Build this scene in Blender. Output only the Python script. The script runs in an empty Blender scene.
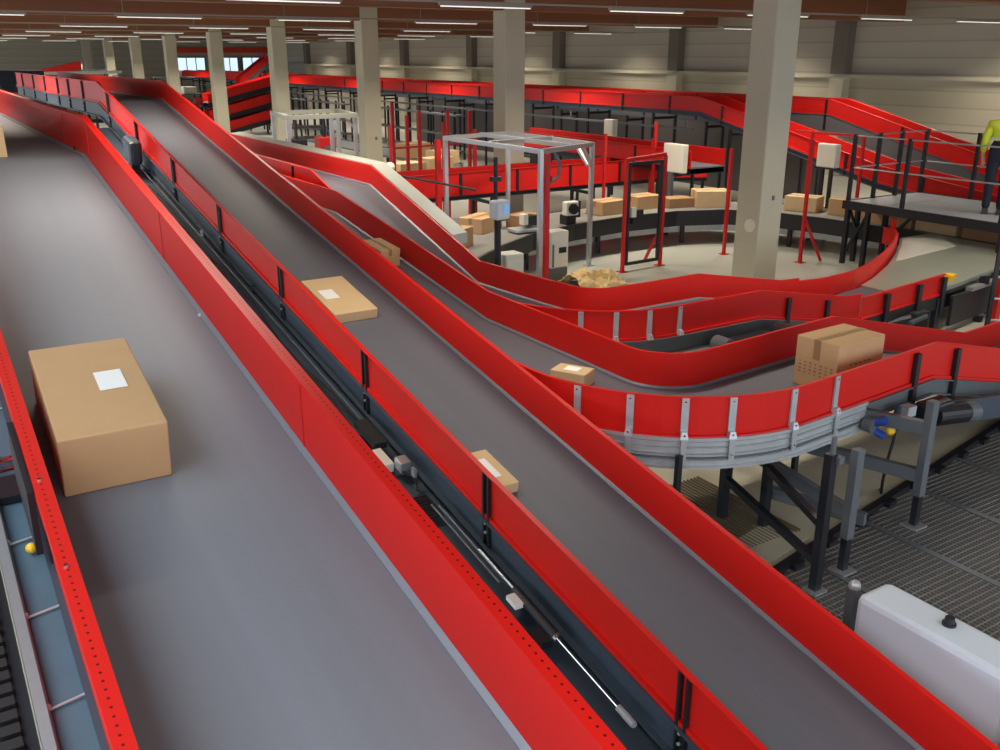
import bpy, bmesh, math, random
from mathutils import Vector, Matrix

R = math.radians
rnd = random.Random(7)
sc = bpy.context.scene
COL = sc.collection

# ---------------------------------------------------------------- materials
def lin(c):
    c = c / 255.0
    return c / 12.92 if c <= 0.04045 else ((c + 0.055) / 1.055) ** 2.4

def rgb(r, g, b):
    return (lin(r), lin(g), lin(b), 1.0)

def mat(name, col, rough=0.5, metal=0.0, spec=0.5, noise=0.0, scale=6.0, bump=0.0, stretch=None, emit=0.0, coat=0.0):
    m = bpy.data.materials.new(name)
    m.use_nodes = True
    nt = m.node_tree
    b = nt.nodes['Principled BSDF']
    b.inputs['Base Color'].default_value = col
    b.inputs['Roughness'].default_value = rough
    b.inputs['Metallic'].default_value = metal
    b.inputs['Specular IOR Level'].default_value = spec
    b.inputs['Coat Weight'].default_value = coat
    if emit:
        b.inputs['Emission Color'].default_value = col
        b.inputs['Emission Strength'].default_value = emit
    if noise or bump:
        tc = nt.nodes.new('ShaderNodeTexCoord')
        mp = nt.nodes.new('ShaderNodeMapping')
        if stretch:
            mp.inputs['Scale'].default_value = stretch
        nz = nt.nodes.new('ShaderNodeTexNoise')
        nz.inputs['Scale'].default_value = scale
        nz.inputs['Detail'].default_value = 5
        nt.links.new(tc.outputs['Object'], mp.inputs[0])
        nt.links.new(mp.outputs[0], nz.inputs['Vector'])
        if noise:
            mx = nt.nodes.new('ShaderNodeMix')
            mx.data_type = 'RGBA'
            d = [max(0, c * (1 - noise)) for c in col[:3]] + [1]
            l = [min(1, c * (1 + noise)) for c in col[:3]] + [1]
            mx.inputs[6].default_value = d
            mx.inputs[7].default_value = l
            nt.links.new(nz.outputs['Fac'], mx.inputs[0])
            nt.links.new(mx.outputs[2], b.inputs['Base Color'])
        if bump:
            bp = nt.nodes.new('ShaderNodeBump')
            bp.inputs['Strength'].default_value = bump
            bp.inputs['Distance'].default_value = 0.01
            nt.links.new(nz.outputs['Fac'], bp.inputs['Height'])
            nt.links.new(bp.outputs[0], b.inputs['Normal'])
    return m

RED = mat('red_paint', rgb(208, 29, 22), 0.42, spec=0.3, noise=0.05, scale=3)
REDF = mat('red_paint_worn', rgb(190, 20, 18), 0.5, noise=0.1, scale=4)
BELT = mat('rubber_belt', rgb(95, 97, 105), 0.55, spec=0.35, noise=0.10, scale=4, stretch=(3.0, 0.12, 0.12))
BELTW = mat('grey_belt', rgb(118, 122, 130), 0.52, spec=0.35, noise=0.08, scale=4, stretch=(3.0, 0.12, 0.12))
BLACK = mat('black_steel', rgb(24, 26, 32), 0.45, noise=0.15, scale=8)
NAVY = mat('slate_steel', rgb(58, 70, 82), 0.5, noise=0.12, scale=6)
RUBBER = mat('black_rubber', rgb(20, 20, 21), 0.7)
GALV = mat('galvanised_steel', rgb(186, 192, 194), 0.4, 0.45, noise=0.16, scale=14)
DGALV = mat('grey_painted_steel', rgb(96, 102, 106), 0.5, 0.2, noise=0.1, scale=8)
STRIP = mat('pale_edge_strip', rgb(122, 128, 138), 0.45, 0.2)
ALU = mat('aluminium', rgb(190, 194, 196), 0.35, 0.7, noise=0.06, scale=20)
CHROME = mat('chrome', rgb(225, 228, 230), 0.16, 1.0)
CONC = mat('cream_concrete', rgb(186, 180, 158), 0.8, noise=0.05, scale=2.5, bump=0.05)
FLOOR = mat('grey_screed', rgb(172, 172, 160), 0.34, noise=0.08, scale=1.2, bump=0.03)
PLY = mat('cream_deck_panel', rgb(176, 170, 148), 0.5, noise=0.14, scale=3)
DARKFLOOR = mat('lower_floor', rgb(150, 130, 112), 0.8, noise=0.35, scale=1.6)
CARD = mat('cardboard', rgb(190, 152, 108), 0.75, noise=0.07, scale=7)
CARDL = mat('pale_cardboard', rgb(206, 176, 132), 0.75, noise=0.07, scale=7)
CARDD = mat('brown_cardboard', rgb(160, 122, 84), 0.75, noise=0.09, scale=7)
TAPE = mat('packing_tape', rgb(150, 116, 76), 0.35)
PAPERL = mat('white_paper', rgb(238, 238, 234), 0.6)
INK = mat('brown_print', rgb(128, 92, 66), 0.8)
KRAFT = mat('kraft_paper', rgb(226, 196, 140), 0.8, noise=0.1, scale=9)
WHITE = mat('white_enamel', rgb(206, 216, 228), 0.4, noise=0.02, scale=3)
OFFW = mat('off_white_enamel', rgb(216, 214, 200), 0.45, noise=0.03, scale=3)
CREAMC = mat('cream_cover', rgb(172, 175, 164), 0.45, noise=0.04, scale=4)
YEL = mat('yellow_plastic', rgb(236, 190, 40), 0.4)
BLUE = mat('blue_plastic', rgb(40, 72, 150), 0.35)
SCREEN = mat('blue_screen', rgb(110, 160, 215), 0.3, emit=0.4)
DARKG = mat('dark_grey_panel', rgb(92, 86, 84), 0.7, noise=0.08, scale=2)
WOODB = mat('glulam_brown', rgb(134, 84, 54), 0.6, noise=0.18, scale=2, stretch=(0.3, 4, 8))
CEIL = mat('dark_ceiling', rgb(78, 70, 64), 0.85, noise=0.1, scale=1)
TUBE = mat('lamp_tube', (1.0, 0.95, 0.84, 1), 0.4, emit=0.55)
HOUS = mat('lamp_housing', rgb(150, 140, 128), 0.5)
HIVIS = mat('hi_vis_cloth', rgb(216, 226, 60), 0.75)
REFL = mat('silver_band', rgb(205, 210, 212), 0.4)
DENIM = mat('dark_navy_cloth', rgb(26, 32, 46), 0.85)
SKIN = mat('skin', rgb(206, 160, 132), 0.55)
HAIR = mat('brown_hair', rgb(60, 42, 30), 0.7)
PLATE = mat('sheet_steel_slide', rgb(176, 180, 166), 0.3, 0.35, noise=0.07, scale=2)
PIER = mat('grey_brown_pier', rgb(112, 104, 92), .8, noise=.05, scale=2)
WALLM = None

def wall_material():
    m = bpy.data.materials.new('sandwich_panel_wall')
    m.use_nodes = True
    nt = m.node_tree
    b = nt.nodes['Principled BSDF']
    b.inputs['Roughness'].default_value = 0.55
    tc = nt.nodes.new('ShaderNodeTexCoord')
    sp = nt.nodes.new('ShaderNodeSeparateXYZ')
    nt.links.new(tc.outputs['Object'], sp.inputs[0])
    fr = nt.nodes.new('ShaderNodeMath'); fr.operation = 'FRACT'
    ml = nt.nodes.new('ShaderNodeMath'); ml.operation = 'MULTIPLY'; ml.inputs[1].default_value = 2.4
    nt.links.new(sp.outputs['Z'], ml.inputs[0]); nt.links.new(ml.outputs[0], fr.inputs[0])
    rp = nt.nodes.new('ShaderNodeValToRGB')
    e = rp.color_ramp.elements
    e[0].position = 0.0; e[0].color = rgb(146, 139, 121)
    e[1].position = 0.06; e[1].color = rgb(172, 165, 146)
    n = e.new(0.9); n.color = rgb(178, 171, 152)
    n = e.new(1.0); n.color = rgb(160, 153, 134)
    nt.links.new(fr.outputs[0], rp.inputs[0])
    nt.links.new(rp.outputs[0], b.inputs['Base Color'])
    return m
WALLM = wall_material()

def perf_material():
    m = RED.copy(); m.name = 'red_paint_perforated'
    nt = m.node_tree
    b = nt.nodes['Principled BSDF']
    src = b.inputs['Base Color'].links[0].from_socket
    uv = nt.nodes.new('ShaderNodeUVMap')
    sp = nt.nodes.new('ShaderNodeSeparateXYZ'); nt.links.new(uv.outputs[0], sp.inputs[0])
    def M(op, a, bb=None):
        n = nt.nodes.new('ShaderNodeMath'); n.operation = op
        for i, v in enumerate((a, bb)):
            if v is None: continue
            if isinstance(v, (int, float)): n.inputs[i].default_value = v
            else: nt.links.new(v, n.inputs[i])
        return n.outputs[0]
    v = M('SUBTRACT', M('FRACT', M('DIVIDE', sp.outputs['Y'], 0.03)), 0.5)
    v = M('MULTIPLY', v, 0.03)
    out = None
    for uc in (0.338, 0.372):
        u = M('SUBTRACT', sp.outputs['X'], uc)
        d = M('SQRT', M('ADD', M('MULTIPLY', u, u), M('MULTIPLY', v, v)))
        h = M('LESS_THAN', d, 0.0042)
        out = h if out is None else M('MAXIMUM', out, h)
    mx = nt.nodes.new('ShaderNodeMix'); mx.data_type = 'RGBA'
    nt.links.new(out, mx.inputs[0]); nt.links.new(src, mx.inputs[6])
    mx.inputs[7].default_value = rgb(90, 14, 12)
    nt.links.new(mx.outputs[2], b.inputs['Base Color'])
    return m
PERF = perf_material()

# ---------------------------------------------------------------- mesh builder
ORG = {}

def props(o, label=None, cat=None, group=None, kind=None):
    if label: o['label'] = label
    if cat: o['category'] = cat
    if group: o['group'] = group
    if kind: o['kind'] = kind
    return o

def thing(name, label, cat, loc, group=None, kind=None):
    o = bpy.data.objects.new(name, None)
    o.empty_display_size = 0.2
    COL.objects.link(o)
    o.location = loc
    ORG[o.name] = Vector(loc)
    return props(o, label, cat, group, kind)

class MB:
    def __init__(s):
        s.v = []; s.f = []; s.uv = {}
    def add(s, vs, fs):
        b = len(s.v)
        s.v += [Vector(v) for v in vs]
        s.f += [tuple(b + i for i in f) for f in fs]
        return s
    def box(s, c, d, rz=0.0, rx=0.0, taper=1.0):
        m = Matrix.Translation(Vector(c)) @ Matrix.Rotation(rz, 4, 'Z') @ Matrix.Rotation(rx, 4, 'X')
        x, y, z = (k / 2 for k in d)
        vs = [(-x, -y, -z), (x, -y, -z), (x, y, -z), (-x, y, -z)] + [(a * taper, bb * taper, z) for a, bb in ((-x, -y), (x, -y), (x, y), (-x, y))]
        return s.add([m @ Vector(v) for v in vs], [(0, 3, 2, 1), (4, 5, 6, 7), (0, 1, 5, 4), (1, 2, 6, 5), (2, 3, 7, 6), (3, 0, 4, 7)])
    def bar(s, p, q, w, h):
        p, q = Vector(p), Vector(q)
        d = (q - p).normalized()
        up = Vector((0, 0, 1)) if abs(d.z) < 0.95 else Vector((0, 1, 0))
        r = d.cross(up).normalized(); u = r.cross(d).normalized()
        r *= w / 2; u *= h / 2
        vs = [p - r - u, p + r - u, p + r + u, p - r + u, q - r - u, q + r - u, q + r + u, q - r + u]
        return s.add(vs, [(0, 3, 2, 1), (4, 5, 6, 7), (0, 1, 5, 4), (1, 2, 6, 5), (2, 3, 7, 6), (3, 0, 4, 7)])
    def tube(s, p, q, r, n=12, r2=None):
        p, q = Vector(p), Vector(q)
        r2 = r if r2 is None else r2
        d = (q - p).normalized()
        a = d.orthogonal().normalized(); b = d.cross(a)
        vs = [p + (a * math.cos(t) + b * math.sin(t)) * r for t in [2 * math.pi * i / n for i in range(n)]]
        vs += [q + (a * math.cos(t) + b * math.sin(t)) * r2 for t in [2 * math.pi * i / n for i in range(n)]]
        fs = [(i, (i + 1) % n, n + (i + 1) % n, n + i) for i in range(n)] + [tuple(range(n - 1, -1, -1)), tuple(range(n, 2 * n))]
        return s.add(vs, fs)
    def ball(s, c, r, n=12, m=8, sc=(1, 1, 1)):
        c = Vector(c)
        vs = [c + Vector((0, 0, -r * sc[2]))]
        for j in range(1, m):
            a = -math.pi / 2 + math.pi * j / m
            for i in range(n):
                t = 2 * math.pi * i / n
                vs.append(c + Vector((r * sc[0] * math.cos(a) * math.cos(t), r * sc[1] * math.cos(a) * math.sin(t), r * sc[2] * math.sin(a))))
        vs.append(c + Vector((0, 0, r * sc[2])))
        fs = [(0, 1 + (i + 1) % n, 1 + i) for i in range(n)]
        for j in range(m - 2):
            o = 1 + j * n
            fs += [(o + i, o + (i + 1) % n, o + n + (i + 1) % n, o + n + i) for i in range(n)]
        o = 1 + (m - 2) * n
        fs += [(o + i, o + (i + 1) % n, len(vs) - 1) for i in range(n)]
        return s.add(vs, fs)
    def wire(s, pts, r, n=8):
        for a, b in zip(pts[:-1], pts[1:]):
            s.tube(a, b, r, n)
        for a in pts[1:-1]:
            s.ball(a, r, n, 6)
        return s
    def prism(s, poly, z0, z1):
        n = len(poly)
        vs = [(x, y, z0) for x, y in poly] + [(x, y, z1) for x, y in poly]
        return s.add(vs, [tuple(range(n - 1, -1, -1)), tuple(range(n, 2 * n))] + [(i, (i + 1) % n, n + (i + 1) % n, n + i) for i in range(n)])
    def sweep(s, path, prof):
        n = len(prof); fr = path.frames
        b = len(s.v)
        per = [0.0]
        for i in range(n):
            a, c = prof[i], prof[(i + 1) % n]
            per.append(per[-1] + math.hypot(c[0] - a[0], c[1] - a[1]))
        for p, r, sl in fr:
            for u, w in prof:
                s.v.append(Vector((p.x + r[0] * u, p.y + r[1] * u, p.z + w)))
        for k in range(len(fr) - 1):
            for i in range(n):
                j = (i + 1) % n
                s.uv[len(s.f)] = [(per[i], fr[k][2]), (per[i + 1], fr[k][2]), (per[i + 1], fr[k + 1][2]), (per[i], fr[k + 1][2])]
                s.f.append((b + k * n + i, b + k * n + j, b + (k + 1) * n + j, b + (k + 1) * n + i))
        e = b + (len(fr) - 1) * n
        s.f.append(tuple(b + i for i in range(n - 1, -1, -1)))
        s.f.append(tuple(e + i for i in range(n)))
        return s
    def build(s, name, m, parent=None, label=None, bevel=0.0, smooth=False, root=None, cat=None, group=None, kind=None):
        o0 = Vector((0, 0, 0))
        if parent is not None:
            o0 = ORG[parent.name]
        elif root is not None:
            o0 = Vector(root)
        me = bpy.data.meshes.new(name)
        me.from_pydata([v - o0 for v in s.v], [], s.f)
        if s.uv:
            uvl = me.uv_layers.new(name='UVMap')
            for pi, us in s.uv.items():
                for li, u in zip(me.polygons[pi].loop_indices, us):
                    uvl.data[li].uv = u
        bm = bmesh.new(); bm.from_mesh(me)
        bmesh.ops.recalc_face_normals(bm, faces=bm.faces)
        bm.to_mesh(me); bm.free()
        me.materials.append(m)
        if smooth:
            for p in me.polygons: p.use_smooth = True
        o = bpy.data.objects.new(name, me)
        COL.objects.link(o)
        if parent is not None:
            o.parent = parent
            ORG[o.name] = o0
        elif root is not None:
            o.location = o0
            ORG[o.name] = o0
        if bevel:
            md = o.modifiers.new('bevel', 'BEVEL'); md.width = bevel; md.segments = 2; md.limit_method = 'ANGLE'
        return props(o, label, cat, group, kind)

def dup(root, loc, label, rz=None, group=None, scale=None):
    r = root.copy(); COL.objects.link(r); r.location = loc
    r['label'] = label
    if rz is not None: r.rotation_euler.z = rz
    if group: r['group'] = group
    if scale: r.scale = scale
    for ch in list(root.children):
        c = ch.copy(); COL.objects.link(c); c.parent = r
        for g in list(ch.children):
            d = g.copy(); COL.objects.link(d); d.parent = c
    return r

class Path:
    def __init__(s, pts):
        s.p = [Vector(q) for q in pts]
        n = len(s.p)
        d2 = []
        for a, b in zip(s.p[:-1], s.p[1:]):
            d = Vector((b.x - a.x, b.y - a.y)); d2.append(d.normalized())
        s.frames = []; s.L = [0.0]
        for i in range(1, n):
            s.L.append(s.L[-1] + (s.p[i] - s.p[i - 1]).length)
        for i in range(n):
            a = d2[max(0, i - 1)]; b = d2[min(n - 2, i)]
            ra = Vector((a.y, -a.x)); rb = Vector((b.y, -b.x))
            m = (ra + rb)
            m = m / max(1e-6, m.dot(ra))
            s.frames.append((s.p[i], m, s.L[i]))
    def at(s, t):
        t = min(max(t, 0), s.L[-1] - 1e-6)
        for i in range(len(s.L) - 1):
            if s.L[i + 1] >= t:
                k = (t - s.L[i]) / (s.L[i + 1] - s.L[i])
                p = s.p[i].lerp(s.p[i + 1], k); d = (s.p[i + 1] - s.p[i]).normalized()
                return p, d
    def side(s, t, u, w):
        p, d = s.at(t)
        h = Vector((d.x, d.y)).normalized()
        return Vector((p.x + h.y * u, p.y - h.x * u, p.z + w)), d, math.atan2(h.y, h.x)

def arc(cx, cy, r, a0, a1, z, n=14):
    return [(cx + r * math.cos(R(a0 + (a1 - a0) * i / n)), cy + r * math.sin(R(a0 + (a1 - a0) * i / n)), z) for i in range(n + 1)]

def guard_profile(hw, gh, s, fl=0.04, lip=0.028, fold=0.0):
    t = 0.008
    pr = [(hw, -.02), (hw, gh), (hw + fl, gh)]
    if fold:
        pr += [(hw + fl, gh - fold), (hw + fl - .006, gh - fold), (hw + fl - .006, gh - .008)]
    else:
        pr += [(hw + fl, gh - .010)]
    pr += [(hw + t, gh - .010), (hw + t, 0.006), (hw + lip, 0.006), (hw + lip, -.02)]
    return [(s * u, w) for u, w in pr]

def conveyor(name, label, path, hw, gh=0.29, fl=0.04, posts=None, rposts=None, frame=0.2, fmat=NAVY, gmat=RED, legs=None, strip=True, rollers=False, sides=(-1, 1), fold=0.0, cat='conveyor', legmat=BLACK, bmat=BELT, double=False):
    p0 = path.p[0]
    t = thing(name, label, cat, (p0.x, p0.y, 0 if p0.z > 0 else p0.z))
    h = hw - 0.004
    MB().sweep(path, [(-h, 0), (h, 0), (h, -.03), (-h, -.03)]).build('belt', bmat, t)
    for s in sides:
        MB().sweep(path, guard_profile(hw, gh, s, fl, fold=fold)).build('side_guard', gmat, t)
    if strip:
        for s in (-1, 1):
            MB().sweep(path, [(s * (hw - .001), .001), (s * (hw - .022), .001), (s * (hw - .022), .007), (s * (hw - .001), .02)]).build('edge_strip', STRIP, t)
    for s in (-1, 1):
        u0 = hw + .002
        pr = [(u0, -.022), (u0 + .045, -.022), (u0 + .045, -.034), (u0 + .010, -.034), (u0 + .010, -frame + .012), (u0 + .045, -frame + .012), (u0 + .045, -frame), (u0, -frame)]
        MB().sweep(path, [(s * u, w) for u, w in pr]).build('side_frame', fmat, t)
    m = MB().sweep(path, [(-hw, -frame), (hw, -frame), (hw, -frame + .01), (-hw, -frame + .01)])
    m.build('bottom_pan', fmat, t)
    for s, lst in ((-1, posts), (1, rposts)):
        for k in lst or ():
            c, d, a = path.side(k, s * (hw + .026), 0)
            mb = MB()
            offs = (-.028, .028) if double else (0,)
            for o in offs:
                q, d, a = path.side(k + o, s * (hw + .022), 0)
                mb.box((q.x, q.y, q.z + (gh - .012 - frame * .9) / 2), (.016 if double else .05, .026, gh - .012 + frame * .9), rz=a)
            if double:
                q, d, a = path.side(k, s * (hw + .014), -frame * .5)
                mb.box(q, (.075, .012, frame * .7), rz=a)
            po = mb.build('guard_post', BLACK, t)
            if double:
                b = MB()
                for w in (-.05, -.11):
                    q, d, a = path.side(k, s * (hw + .028), w)
                    q2, _, _ = path.side(k, s * (hw + .04), w)
                    b.tube(q, q2, .009, 6)
                b.build('bolt', GALV, po)
    for k in legs or ():
        for s in (-1, 1):
            q, d, a = path.side(k, s * (hw + .02), -frame + .02)
            lo = MB().box((q.x, q.y, q.z / 2), (.06, .05, q.z), rz=a)
            lo.build('leg', legmat, t)
        q1, d, a = path.side(k, -(hw), -frame - .12); q2, _, _ = path.side(k, hw, -frame - .12)
        MB().bar(q1, q2, .05, .06).build('cross_member', legmat, t)
    return t

# ---------------------------------------------------------------- the hall
HOLE = (0.6, -4.0, 9.9, 4.9)
fl = MB()
X0, Y0, X1, Y1 = -14.0, -6.0, 23.6, 68.2
for a, b, c, d in ((X0, HOLE[3], X1, Y1), (X0, Y0, HOLE[0], HOLE[3]), (HOLE[2], Y0, X1, HOLE[3]), (HOLE[0], Y0, HOLE[2], HOLE[1])):
    fl.box(((a + c) / 2, (b + d) / 2, -.1), (c - a, d - b, .2))
fl.build('floor', FLOOR, kind='structure')
MB().box((5, 15, -2.75), (70, 80, .1)).build('floor_lower', DARKFLOOR, kind='structure')
MB().box(((X0 + X1) / 2, (Y0 + Y1) / 2, 5.1), (X1 - X0, Y1 - Y0, .2)).build('ceiling', CEIL, kind='structure')
w = MB().box((23.7, (Y0 + Y1) / 2, 2.5), (.2, Y1 - Y0, 5.2))
w.build('wall_right', WALLM, kind='structure')
MB().box((23.5, (Y0 + Y1) / 2, 2.82), (.22, Y1 - Y0, .10)).build('trim_1', CONC, kind='structure')
MB().box(((X0 + X1) / 2, 68.3, 2.5), (X1 - X0, .2, 5.2)).build('wall_back', WALLM, kind='structure')

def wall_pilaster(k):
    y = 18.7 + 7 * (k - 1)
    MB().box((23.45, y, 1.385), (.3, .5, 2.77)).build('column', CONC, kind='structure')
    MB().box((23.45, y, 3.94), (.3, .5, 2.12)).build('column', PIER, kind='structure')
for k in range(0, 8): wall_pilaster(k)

ordn = ['nearest', 'second', 'third', 'fourth', 'fifth', 'sixth', 'seventh', 'eighth', 'ninth']
for k in range(9):
    y = 10.1 + 7 * k
    cx = 11.06 if k == 0 else 11.0
    if k == 0: y = 10.05
    t = thing('column', '%s cream square concrete column of the long row beside the parcel loop' % ordn[k], 'column', (11.0, y, 0), kind='structure')
    MB().box((cx, y, 2.5), (.48, .48, 5.0)).build('shaft', CONC, t, bevel=.02)
    if k == 0:
        MB().tube((10.80, 9.98, .93), (10.82, 9.98, .93), .1, 20).build('round_plate', OFFW, t)
        MB().box((11.08, 9.806, 1.35), (.05, .012, .07)).build('wall_clip', DGALV, t)
    if k == 2:
        MB().box((11.05, 23.856, 1.25), (.06, .012, .08)).build('wall_clip', DGALV, t)

for k in range(8):
    y = 10.1 + 7 * k
    MB().box(((X0 + X1) / 2, y, 4.65), (X1 - X0, .34, .8)).build('beam', WOODB, kind='structure')
for k, x in enumerate((-8, -3, 2, 7, 12.5, 17.5, 22)):
    MB().box((x, (Y0 + Y1) / 2, 4.9), (.16, Y1 - Y0, .28)).build('beam', CEIL, kind='structure')

# strip light rows
LROW = [(-.8, 'row above and behind the viewer'), (6.3, 'row over the front conveyors'), (13.4, 'row before the second column'), (20.6, 'row before the third column'),
        (27.8, 'row before the fourth column'), (34.9, 'row before the fifth column'), (42.0, 'row before the sixth column'), (49.1, 'row before the seventh column'), (57.0, 'row near the far wall')]
def area(name, loc, sx, sy, power, col=(1.0, .90, .76), rot=(0, 0, 0), spread=None):
    l = bpy.data.lights.new(name, 'AREA'); l.shape = 'RECTANGLE'; l.size = sx; l.size_y = sy
    l.energy = power; l.color = col
    if spread: l.spread = spread
    o = bpy.data.objects.new(name, l); COL.objects.link(o); o.location = loc; o.rotation_euler = rot
    return o
for y, txt in LROW:
    t = thing('strip_light_row', 'slim strip lights on a ceiling-hung rail, ' + txt, 'ceiling light', (5, y, 4.15))
    MB().box((5, y, 4.175), (36.6, .05, .03)).build('rail', HOUS, t)
    for i in range(11):
        x = -11.6 + 3.3 * i
        hs = MB().box((x, y, 4.14), (1.7, .06, .045)).build('housing', HOUS, t)
        MB().box((x, y, 4.108), (1.64, .036, .014)).build('light_tube', TUBE, hs)
        MB().tube((x - .7, y, 4.19), (x - .7, y, 4.99), .006, 6).build('hanger', HOUS, t)
        area('strip_lamp', (x, y, 4.085), 1.6, .05, 34 if y < 7 else 70, spread=R(140))

area('front_fill_light', (-1.2, 2.0, 4.95), 5.0, 5.0, 300, (.84, .92, 1.0), (0, R(-6), 0))  # unseen cool fill lamp, added to brighten the front conveyors

# far windows with the red header band above
for i, (xa, xb) in enumerate(((17.0, 18.9), (20.0, 21.2), (21.5, 22.9))):
    wn = MB()
    for xx in (xa, xb): wn.box((xx, 68.15, 2.7), (.08, .1, 1.1))
    for zz in (2.15, 3.25): wn.box(((xa + xb) / 2, 68.15, zz), (xb - xa + .08, .1, .08))
    n = max(2, int((xb - xa) / .5))
    for j in range(1, n): wn.box((xa + (xb - xa) * j / n, 68.15, 2.7), (.05, .08, 1.1))
    t = thing('window_%d' % (i + 1), 'daylit window in the far end wall', 'window', ((xa + xb) / 2, 68.15, 2.1), kind='structure')
    wn.build('window_frame', DGALV, t)
    g = MB().box(((xa + xb) / 2, 68.18, 2.7), (xb - xa, .02, 1.06))
    g.build('pane', mat('daylight_pane_%d' % i, (.62, .8, 1.0, 1), .3, emit=0.8), t)
MB().box((19.8, 68.05, 3.72), (7.2, .3, .36)).build('trim_2', mat('red_orange_board', rgb(224, 60, 30), .5), kind='structure')

# ---------------------------------------------------------------- two big inclined conveyors
SL = 0.1808
wide = Path([(.69, -1.2, 1.311 - 1.2 * SL), (.69, 7.6, 2.685), (.69, 16.5, 2.70)])
cw = conveyor('belt_conveyor', 'broad grey incline conveyor closest to the viewer, carrying the big tan parcel', wide, .47, .29, fl=.05, fold=.04, gmat=PERF, frame=.26, legs=(4.0, 9.0, 13.0), posts=(4.32,), double=False, bmat=BELTW)
mid = Path([(3.13, -.2, -.055 - .2 * SL), (3.13, 15.45, 2.738), (3.13, 26.0, 2.72)])
def s_of_y(path, y):
    return path.L[0] + (y - path.p[0].y) / (path.p[1].y - path.p[0].y) * path.L[1]
mposts = [s_of_y(mid, y) for y in (2.60, 4.36, 6.1, 7.85, 9.6, 11.35, 13.1, 14.8)]
mposts += [mid.L[1] + d for d in (1.35, 2.75, 3.97, 5.65, 7.35, 9.25)]
cm = conveyor('belt_conveyor', 'long grey incline conveyor with black outer posts, second from the viewer', mid, .455, .29, fl=.034, posts=mposts, frame=.22, legs=(9.0, 13.0, 17.0, 22.0), double=True)
# panel joints on the broad conveyor's far guard
for yy in (3.3, 5.4, 7.42, 8.5):
    zz = 1.311 + SL * yy if yy < 7.5 else 2.67
    MB().box((1.1585, yy, zz + .145), (.004, .006, .27)).build('panel_joint', REDF, cw)
MB().box((1.155, 8.05, 2.70), (.008, .04, .05)).build('sensor_eye', RUBBER, cw)
MB().ball((1.14, 4.65, 2.155), .014, 8, 6).build('bolt', GALV, cw)
for yy, dx in ((1.72, .03), (1.72, .005), (3.0, .03), (2.55, .03)):
    MB().tube((.22 - dx, yy, 1.311 + SL * yy + .285), (.22 - dx, yy, 1.311 + SL * yy + .296), .007, 8).build('bolt', CHROME, cw)

def onmid(x, y, dz): return Vector((x, y, -.055 + SL * y + dz))
# service tray, cables, rams and brackets in the gap between the two conveyors
tr = MB()
trp = Path([onmid(2.5, -.2, -.255), onmid(2.5, 15.0, -.255)])
tr.sweep(trp, [(-.2, .03), (-.185, .03), (-.185, -.01), (.17, -.01), (.17, -.02), (-.2, -.02)])
tr.build('service_tray', NAVY, cm)
def incl_tube(x, y0, y1, dz, r, m, nm, par=cm):
    return MB().tube(onmid(x, y0, dz), onmid(x, y1, dz), r, 12).build(nm, m, par)
pipe = MB().tube(onmid(2.56, 4.02, -.175), onmid(2.56, 4.8, -.175), .007, 8).tube(onmid(2.53, 4.02, -.19), onmid(2.53, 4.85, -.19), .007, 8)
pipe.build('conduit', DGALV, cm)
incl_tube(2.55, 5.9, 12.5, -.18, .006, DGALV, 'conduit')
ram = thing('gas_ram', 'black cylinder with a chrome rod lying in the gap between the two long conveyors', 'ram', onmid(2.5, 3.3, -.25))
MB().tube(onmid(2.56, 3.48, -.165), onmid(2.56, 3.90, -.165), .03, 16).build('barrel', BLACK, ram, smooth=False)
MB().tube(onmid(2.56, 2.9, -.165), onmid(2.56, 3.48, -.165), .0095, 12).build('rod', CHROME, ram)
MB().tube(onmid(2.56, 3.46, -.165), onmid(2.56, 3.485, -.165), .034, 16).build('collar', CHROME, ram)
MB().tube(onmid(2.56, 3.90, -.165), onmid(2.56, 4.3, -.165), .007, 8).build('tail_rod', GALV, ram)
MB().tube(onmid(2.56, 2.83, -.165), onmid(2.56, 2.95, -.165), .02, 10).tube(onmid(2.56, 2.82, -.165), onmid(2.56, 2.84, -.165), .014, 10).build('rod_end', GALV, ram)
MB().box(onmid(2.51, 3.82, -.165), (.06, .10, .03), rx=math.atan(SL)).build('white_tag', PAPERL, ram, label='small white tag')
MB().box(onmid(2.5, 3.55, -.20), (.07, .12, .05), rx=math.atan(SL)).build('clamp', BLACK, ram)
for yy in (2.58, 2.70, 3.22):
    MB().ball(onmid(2.5 if yy < 3 else 2.36, yy, -.24), .013, 8, 6).build('bolt', GALV, cm)
jb = thing('junction_box', 'small white junction box with silver bracket beside the black cables in the conveyor gap', 'junction box', onmid(2.44, 5.5, -.24))
MB().box(onmid(2.46, 5.45, -.2), (.09, .22, .07), rx=math.atan(SL)).build('body', OFFW, jb, bevel=.006)
MB().box(onmid(2.55, 5.3, -.16), (.08, .1, .08), rx=math.atan(SL)).build('bracket', ALU, jb, bevel=.006)
MB().box(onmid(2.52, 5.75, -.17), (.10, .35, .05), rx=math.atan(SL)).build('connector', RUBBER, jb)
hose = MB()
for i in range(9):
    hose.tube(onmid(2.44, 4.98 - i * .028, -.21), onmid(2.56, 4.98 - i * .028, -.21), .011, 8)
hose.build('corrugated_hose', RUBBER, root=onmid(2.5, 4.9, -.24), label='short ribbed black hose in the gap between the conveyors', cat='hose')
cbl = MB().wire([onmid(2.44 + .05 * math.sin(i * .9), 5.9 + i * .45, -.2 + .012 * math.cos(i * 1.7)) for i in range(15)], .011, 6)
cbl.build('cable', RUBBER, root=onmid(2.45, 6, -.24), label='wavy black cable closest to the broad conveyor in the conveyor gap', cat='cable')
cbl = MB().wire([onmid(2.5 + .03 * math.sin(i * 1.3 + 1), 5.9 + i * .5, -.2 + .01 * math.cos(i)) for i in range(13)], .009, 6)
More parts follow.
